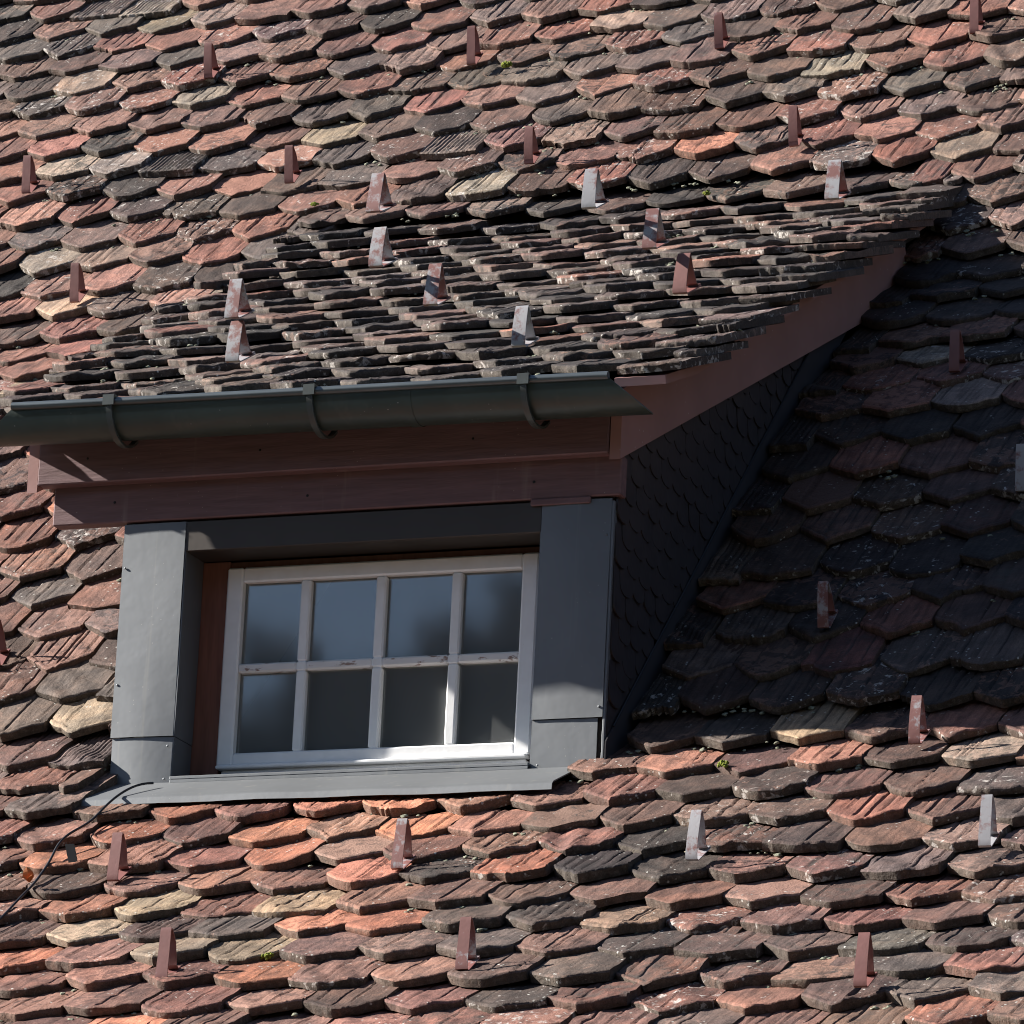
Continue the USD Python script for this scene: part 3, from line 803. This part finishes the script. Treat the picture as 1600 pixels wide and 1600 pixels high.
# flashing upstand along the cheek and its edge shadow as a thin black tube
fl = []
for y in np.linspace(-0.012, 1.62, 60):
    zt = y - 0.050; fl.append([[0.0125, y, zt - 0.15], [0.013, y, zt - 0.05], [0.0135, y, zt]])
obj('cheek_flashing', sheet(fl, 0.003), 'flashing_dark', dormer, smooth=30)
obj('edge_shadow_line', tube([[0.0150, y, y - 0.049 + 0.0015 * math.sin(9 * y)] for y in np.linspace(0.03, 1.45, 40)], 0.0026, 6), 'black_line', dormer)
obj('corner_trim', box(0.0, 0.006, -0.003, 0.016, -0.10, 0.50, 0.001), 'grey_metal', dormer)

# gutter: a half round with a bead, ends cut on the slant
GY, GZ, GR = -0.152, 0.731, 0.067
MIT = 1.22


def gutter():
    ths = np.linspace(math.pi, 2 * math.pi, 25); n = 60
    G = []
    for i in range(n):
        row = []
        for t in ths:
            y = GY + GR * math.cos(t); z = GZ + GR * math.sin(t)
            xa = -1.418 - MIT * (GZ - z); xb = 0.060 + MIT * (GZ - z)
            x = xa + (xb - xa) * i / (n - 1)
            row.append([x, y + 0.0012 * math.sin(3 * x), z + 0.0015 * math.sin(2.2 * x + 1) - 0.0125 * (x + 0.65)])
        G.append(row)
    return sheet(G, 0.003)


gut = obj('gutter', gutter(), 'gutter_metal', dormer, smooth=40)
obj('bead', tube([[x, GY - GR - 0.002, GZ + 0.004 + 0.0015 * math.sin(2.2 * x + 1) - 0.0125 * (x + 0.65)] for x in np.linspace(-1.418, 0.060, 40)], 0.0095, 12), 'bead_metal', gut, smooth=40)
for bx in (-1.167, -0.664, -0.141):
    ths = np.linspace(math.pi * 0.93, 1.80 * math.pi, 18); R = GR + 0.009
    def strap(wd, th0):
        return sheet([[[bx + sx * wd / 2 + 0.004 * k / 17.0, GY + (R + 0.014 * (k / 17.0) ** 2) * math.cos(t), GZ + (R + 0.014 * (k / 17.0) ** 2) * math.sin(t)] for k, t in enumerate(th0)] for sx in (-1, -0.3, 0.3, 1)], 0.006)
    flag = sheet([[[bx + sx * 0.014, GY - GR - 0.013 - 0.0 * c, GZ + 0.016 - c] for c in (0.0, 0.012, 0.024)] for sx in (-1, 0, 1)], 0.004)
    top = sheet([[[bx + sx * 0.014, GY - GR - 0.013 + c, GZ + 0.016] for c in (0.0, 0.02, 0.06)] for sx in (-1, 0, 1)], 0.003)
    bm = cat([strap(0.0145, ths), flag, top]); bm.apply_translation([0, 0, -0.0125 * (bx + 0.65)])
    obj('bracket', bm, 'bracket_metal', gut, smooth=35)

# gutter joint, nails and rivets
jx = -0.43
gj = []
for t in np.linspace(math.pi, 2 * math.pi, 21):
    gj.append([[jx + dx, GY + (GR + 0.0025) * math.cos(t), GZ + (GR + 0.0025) * math.sin(t) + 0.0015 * math.sin(2.2 * jx + 1) - 0.0125 * (jx + 0.65)] for dx in (-0.012, 0.012)])
obj('gutter_joint', sheet(gj, 0.002), 'gutter_metal', gut, smooth=40)


def nail(x, y, z, r, mat):
    m = trimesh.creation.icosphere(2, r); m.vertices *= [1, 0.45, 1]; m.apply_translation([x, y, z])
    obj('nail', m, mat, dormer, smooth=True)


for x, z in ((-0.19, 0.552), (-0.75, 0.55), (-1.24, 0.56)):
    nail(x, -0.0095, z, 0.0034, 'black_line')
for x, z in ((-1.30, 0.66), (-0.86, 0.655), (-0.33, 0.652)):
    nail(x, -0.0465, z, 0.003, 'black_line')
for x, z in ((-1.204, 0.40), (-1.204, 0.12), (-1.066, -0.03), (-0.009, 0.42), (-0.009, 0.20), (-0.009, 0.02), (-0.158, 0.43), (-1.19, -0.10), (-1.07, -0.108), (-0.15, -0.11), (-0.02, -0.105)):
    nail(x, -0.0055, z, 0.0028, 'grey_metal')

# inside: pale boarded cheek, ceiling and dark loft
IL = JL1 + 0.02
obj('inner_cheek', extrude_yz([(0.19, 0.5 + 0.07), (0.19, -0.02), (1.5, 1.27), (1.6, 1.32)], IL - 0.02, IL), 'inner_board', dormer)
loft_side = [(0.12, -0.30), (0.12, -1.5), (3.2, -1.5), (3.2, 2.75)]
obj('loft', cat([box(-2.6, 1.6, 3.2, 3.24, -1.5, 2.75), box(-2.6, 1.6, 0.1, 3.2, -1.54, -1.5), extrude_yz(loft_side, -2.64, -2.6), extrude_yz(loft_side, 1.6, 1.64), box(-2.6, 1.6, 0.10, 0.12, -1.5, -0.31)]), 'inner_dark', dormer)


# ------------------------------------------------------------------ points on the roofs under a pixel of the photograph's layout
def on_roof(x, y, which='main'):
    d = FWD + RIGHT * (x - 800) / FPX - UP * (y - 800) / FPX
    ts = np.linspace(11.0, 20.0, 9001); P = EYE + ts[:, None] * d
    if which == 'main':
        h = P[:, 2] - np.interp(P[:, 1], MY, MZ)
    else:
        h = P[:, 2] - np.interp(-P[:, 1], -DY, DZ)
    i = int(np.argmax(h < 0)); p = P[i]
    if which == 'main':
        s = math.radians(float(np.interp(p[1], MY, MAIN_SLOPE)))
    else:
        s = float(np.interp(-p[1], -DY, DA))
    return p, np.array([0, math.cos(s), math.sin(s)]), np.array([0, -math.sin(s), math.cos(s)])


# ------------------------------------------------------------------ snow guards: folded metal straps, each hooked over a tile
def guard_mesh(rng, hgt):
    pl = np.array([(0.080, 0.003), (0.05, 0.0025), (0.006, 0.002), (0.0, 0.006), (0.004, 0.014), (0.030, 0.040), (0.058, 0.066), (0.0645, 0.0705), (0.068, 0.066), (0.0685, 0.045), (0.069, 0.012), (0.074, 0.007), (0.088, 0.006)])
    pl[3:11, 1] *= hgt; pl[3:10, 0] *= 0.93 * hgt
    pl[5:11, 0] *= 0.86; pl[11:, 0] *= 0.9
    pl[:, 0] += 0.003 * np.sin(pl[:, 1] * 40 + rng.uniform(0, 6))
    g = [[[sx * 0.0135 * (1 - 0.10 * (p[1] / 0.07)), p[0], p[1]] for p in pl] for sx in (-1, -0.33, 0.33, 1)]
    return sheet(g, 0.0024)


GUARDS = [
    (327, 129, 'm', 'painted', 'brown painted snow guard at upper left, leftmost of the topmost row of guards'),
    (738, 107, 'm', 'painted', 'brown painted snow guard near a green moss tuft, top centre of the main roof'),
    (1125, 83, 'm', 'painted', 'brown painted snow guard, third from the left in the topmost row of guards'),
    (1524, 58, 'm', 'painted', 'brown painted snow guard cut by the top edge of the photo at upper right'),
    (43, 308, 'm', 'painted', 'brown painted snow guard at the far left, leftmost in the second row of guards'),
    (453, 293, 'm', 'painted', 'brown snow guard on the main roof just up left of the dormer roof'),
    (828, 263, 'm', 'painted', 'brown snow guard on the main roof above the middle of the dormer'),
    (1242, 235, 'm', 'painted', 'brown snow guard on the main roof above the right end of the dormer roof'),
    (118, 479, 'm', 'painted', 'brown snow guard alone on the main roof left of the dormer tiles'),
    (-4, 1048, 'm', 'painted', 'brown snow guard cut by the left edge of the photo beside the window'),
    (583, 343, 'd', 'pale', 'peeling snow guard topmost left on the dormer roof'),
    (920, 337, 'd', 'bare', 'whitish bare metal snow guard at the top of the dormer roof near its middle'),
    (1300, 323, 'd', 'pale', 'peeling pale snow guard rightmost on the dormer roof'),
    (588, 428, 'd', 'pale', 'peeling snow guard on the dormer roof right below the topmost left one'),
    (1015, 400, 'd', 'pale', 'peeling pink snow guard right of centre on the dormer roof'),
    (362, 509, 'd', 'pale', 'upper of the two stacked snow guards at the left of the dormer roof'),
    (674, 488, 'd', 'pale', 'peeling snow guard in the middle of the dormer roof'),
    (1063, 470, 'd', 'painted', 'brown painted snow guard on the dormer roof near its right sloping edge'),
    (364, 577, 'd', 'pale', 'lower of the two stacked snow guards just above the gutter at left'),
    (811, 553, 'd', 'bare', 'mostly bare metal snow guard right above the gutter near its third bracket'),
    (1492, 589, 'm', 'painted', 'dark brown snow guard high in the shaded roof right of the dormer'),
    (1288, 990, 'm', 'peeling', 'mottled peeling snow guard in the shaded roof below the dormer cheek'),
    (1597, 775, 'm', 'bare', 'bluish bare snow guard cut by the right edge in the shaded roof'),
    (1430, 1171, 'm', 'peeling', 'peeling whitish snow guard at the lower edge of the dormer shadow'),
    (178, 1384, 'm', 'painted', 'brown snow guard beside the black cable at lower left'),
    (622, 1366, 'm', 'peeling', 'peeling snow guard on orange tiles below the window'),
    (1082, 1353, 'm', 'bare', 'greyish worn snow guard on brown tiles below the right window jamb'),
    (1540, 1331, 'm', 'bare', 'bare grey metal snow guard at lower right near the picture edge'),
    (254, 1541, 'm', 'painted', 'brown snow guard at lower left, leftmost of the bottom row of guards'),
    (723, 1525, 'm', 'peeling', 'peeling snow guard, middle one of the bottom row of guards'),
    (1346, 1551, 'm', 'painted', 'smooth brown snow guard, rightmost of the bottom row of guards'),
]
for i, (gx, gy, where, look, label) in enumerate(GUARDS):
    rng = np.random.default_rng(700 + i)
    p, t, n = on_roof(gx, gy, 'main' if where == 'm' else 'dormer')
    m = guard_mesh(rng, rng.uniform(1.27, 1.36) if where == 'm' else rng.uniform(0.93, 1.0))
    mt = np.eye(4); mt[:3, 0], mt[:3, 1], mt[:3, 2] = [1, 0, 0], t, n
    mt[:3, 3] = p + n * (0.008 if where == 'm' else 0.010)
    m.apply_transform(trimesh.transformations.rotation_matrix(rng.normal(0, 0.03), [0, 0, 1]))
    m.apply_transform(mt)
    tag(obj('snow_guard', m, 'guard_' + look, None, smooth=30), label, 'snow guard', 'snow guards on the roof')

# ------------------------------------------------------------------ cable, clip, leaf
pts = []
for cx, cy, off in ((240, 1226, 0.004), (226, 1231, 0.010), (198, 1247, 0.018), (165, 1275, 0.02), (138, 1300, 0.02), (112, 1318, 0.024), (96, 1333, 0.024), (82, 1355, 0.02), (66, 1378, 0.018), (52, 1396, 0.018), (38, 1412, 0.02), (20, 1428, 0.016), (5, 1442, 0.014), (-30, 1470, 0.012), (-80, 1500, 0.0)):
    p, t, n = on_roof(cx, cy); pts.append(p + n * off)
from scipy.interpolate import CubicSpline
P = np.array(pts); d = np.concatenate([[0], np.cumsum(np.linalg.norm(np.diff(P, axis=0), axis=1))])
tag(obj('cable', tube(CubicSpline(d, P)(np.linspace(0, d[-1], 70)), 0.0029, 8), 'cable_black', None, smooth=40), 'thin black cable running from the window sill down over the tiles', 'cable')
p, t, n = on_roof(112, 1352)
clip = sheet([[p + np.array([-0.012 + 0.022 * a + 0.010 * b, 0, 0]) + n * (0.046 - 0.044 * b) + t * (0.012 - 0.02 * b) for b in (0, 0.25, 0.5, 0.75, 1)] for a in (0, 0.5, 1)], 0.0025)
tag(obj('cable_clip', clip, 'cable_black'), 'small dark sheet metal clip under the black cable at lower left', 'clip')
p, t, n = on_roof(50, 1398)
rng = np.random.default_rng(3)
leaves = []
for ang, tilt, sc in ((0.5, 0.9, 1.1), (2.4, 0.5, 0.9), (4.2, 0.6, 0.8)):
    gg = []
    for a in np.linspace(0, 1, 7):
        wdt = 0.011 * math.sin(math.pi * min(1, a * 0.93 + 0.05)) * sc
        gg.append([[b * wdt, a * 0.030 * sc, 0.006 * a * a - 0.5 * abs(b) * wdt * 0.6 + 0.006 * math.sin(3 * a)] for b in (-1, -0.5, 0, 0.5, 1)])
    lm = sheet(gg, 0.0007)
    lm.apply_transform(trimesh.transformations.rotation_matrix(tilt, [1, 0, 0])); lm.apply_transform(trimesh.transformations.rotation_matrix(ang, [0, 0, 1]))
    leaves.append(lm)
lf = cat(leaves); mt = np.eye(4); mt[:3, 1], mt[:3, 2], mt[:3, 3] = t, n, p + n * 0.030
lf.apply_transform(mt)
tag(obj('dry_leaf', lf, 'dry_leaf'), 'small orange dry leaf caught on the black cable at lower left', 'leaf')

# ------------------------------------------------------------------ moss tufts
for i, (mx_, my_, r, label) in enumerate(((793, 104, 0.015, 'bright yellow green moss tuft in a tile joint at top centre'), (1131, 1199, 0.013, 'green moss tuft on the lit tiles right of the window sill'),
                                   (417, 1499, 0.013, 'green moss tuft among grey and brown tiles at bottom left'), (492, 322, 0.010, 'small dull moss tuft just above the dormer roof at its upper left'),
                                   (1105, 305, 0.010, 'tiny moss tuft near the top of the dormer roof, right of centre'))):
    rng = np.random.default_rng(60 + i)
    p, t, n = on_roof(mx_, my_)
    parts = []
    for _ in range(46):
        b = trimesh.creation.icosphere(1, radius=r * rng.uniform(0.16, 0.30)); q_ = rng.normal(0, 1, 3); q_ /= np.linalg.norm(q_); q_ *= r * rng.random() ** 0.4
        b.vertices *= 1 + 0.25 * rng.normal(0, 1, (len(b.vertices), 1)).clip(-1, 1)
        b.apply_translation([1.15 * q_[0], 0.9 * q_[1], 0.75 * abs(q_[2])]); parts.append(b)
    mm = cat(parts); mt = np.eye(4); mt[:3, 1], mt[:3, 2], mt[:3, 3] = t, n, p + n * 0.004
    mm.apply_transform(mt)
    tag(obj('moss_tuft', mm, 'moss', None, smooth=True), label, 'moss', 'moss tufts on the roof')

# ------------------------------------------------------------------ ground, treetops the panes mirror, unseen hillside and trees added to block sky
gr = trimesh.creation.box([600, 600, 0.2]); gr.apply_translation([0, 0, -7.1])
tag(obj('ground', gr, 'ground'), kind='structure')
rng = np.random.default_rng(21)
ths = np.radians(np.linspace(-215, 35, 90))          # unseen hillside added round the front to block low sky


def hill_z(r, th):
    return -7.2 + (11.5 + 1.6 * math.sin(3 * th + 1) + 0.8 * math.sin(9 * th)) * float(smoothstep(26, 46, r))


G = [[[r * math.cos(th), r * math.sin(th), hill_z(r, th) - (9 if r > 110 else 0)] for r in (25, 29, 33, 37, 41, 46, 70, 120)] for th in ths]
tag(obj('added_hill', sheet(G, 0.3), 'ground', None, smooth=True), kind='structure')
V, F, o = [], [], 0


def bare_tree(base, H, crown, n, twig):
    global o
    tr_ = tube([base, base + [0.1, 0, H * 0.4], base + [rng.normal(0, 0.2), 0, H * 0.85]], 0.05 + 0.012 * H, 6)
    V.append(tr_.vertices); F.append(tr_.faces + o); o += len(tr_.vertices)
    for _ in range(n):
        u_ = rng.random() ** 0.8; hgt_ = H * (0.12 + 0.88 * u_) - twig; rad = crown * math.sin(math.pi * min(0.97, 0.2 + 0.8 * u_)) ** 0.8
        a = rng.uniform(0, 6.28); rr = rad * math.sqrt(rng.random())
        c_ = base + [rr * math.cos(a), rr * math.sin(a), hgt_]
        dirv = np.array([math.cos(a) * 0.6, math.sin(a) * 0.6, rng.uniform(0.2, 1.2)]); dirv /= np.linalg.norm(dirv)
        l_ = rng.uniform(0.6, 1.3) * twig; wv = np.cross(dirv, rng.normal(0, 1, 3)); wv *= rng.uniform(0.11, 0.28) * twig / np.linalg.norm(wv)
        V.append(np.array([c_ - wv, c_ + wv, c_ + dirv * l_])); F.append(np.array([[0, 1, 2]]) + o); o += 3


for i, th in enumerate(np.radians(np.linspace(-210, 30, 115))):
    if -119 < math.degrees(th) < -109: continue
    r0 = 41 + rng.normal(0, 2.2); th += rng.normal(0, 0.012)
    H = rng.uniform(5.5, 7.5)
    if th > math.radians(-102): H *= rng.uniform(2.2, 2.8)
    elif th < math.radians(-128): H *= 0.6
    else: H *= 0.8
    bare_tree(np.array([r0 * math.cos(th), r0 * math.sin(th), hill_z(r0, th) - 0.3]), H, 2.3, 420 if H < 9 else 800, 0.85)
for tx, top, cr in ((-21.5, 10.6, 1.3), (-20.0, 10.1, 1.2), (-18.9, 10.4, 0.8), (-18.1, 10.2, 0.6), (-17.5, 10.75, 0.35), (-17.15, 10.4, 0.5), (-16.6, 10.25, 0.5), (-16.2, 10.75, 0.55), (-15.75, 10.6, 0.6), (-15.3, 11.0, 0.4), (-15.0, 10.7, 0.6), (-14.4, 11.2, 0.7), (-13.4, 10.8, 1.0), (-12.2, 11.4, 1.3), (-10.8, 10.9, 1.4)):
    ty = -37.5 + rng.normal(0, 0.5); zb = hill_z(math.hypot(tx, ty), math.atan2(ty, tx)) - 0.3
    bare_tree(np.array([tx, ty, zb]), top - zb, cr, int(900 + 900 * cr), 0.42)
tag(obj('mirrored_and_added_trees', (np.concatenate(V), np.concatenate(F)), 'twigs'), 'bare trees, some mirrored in the window panes, the unseen rest added to block sky light', 'trees', kind='stuff')
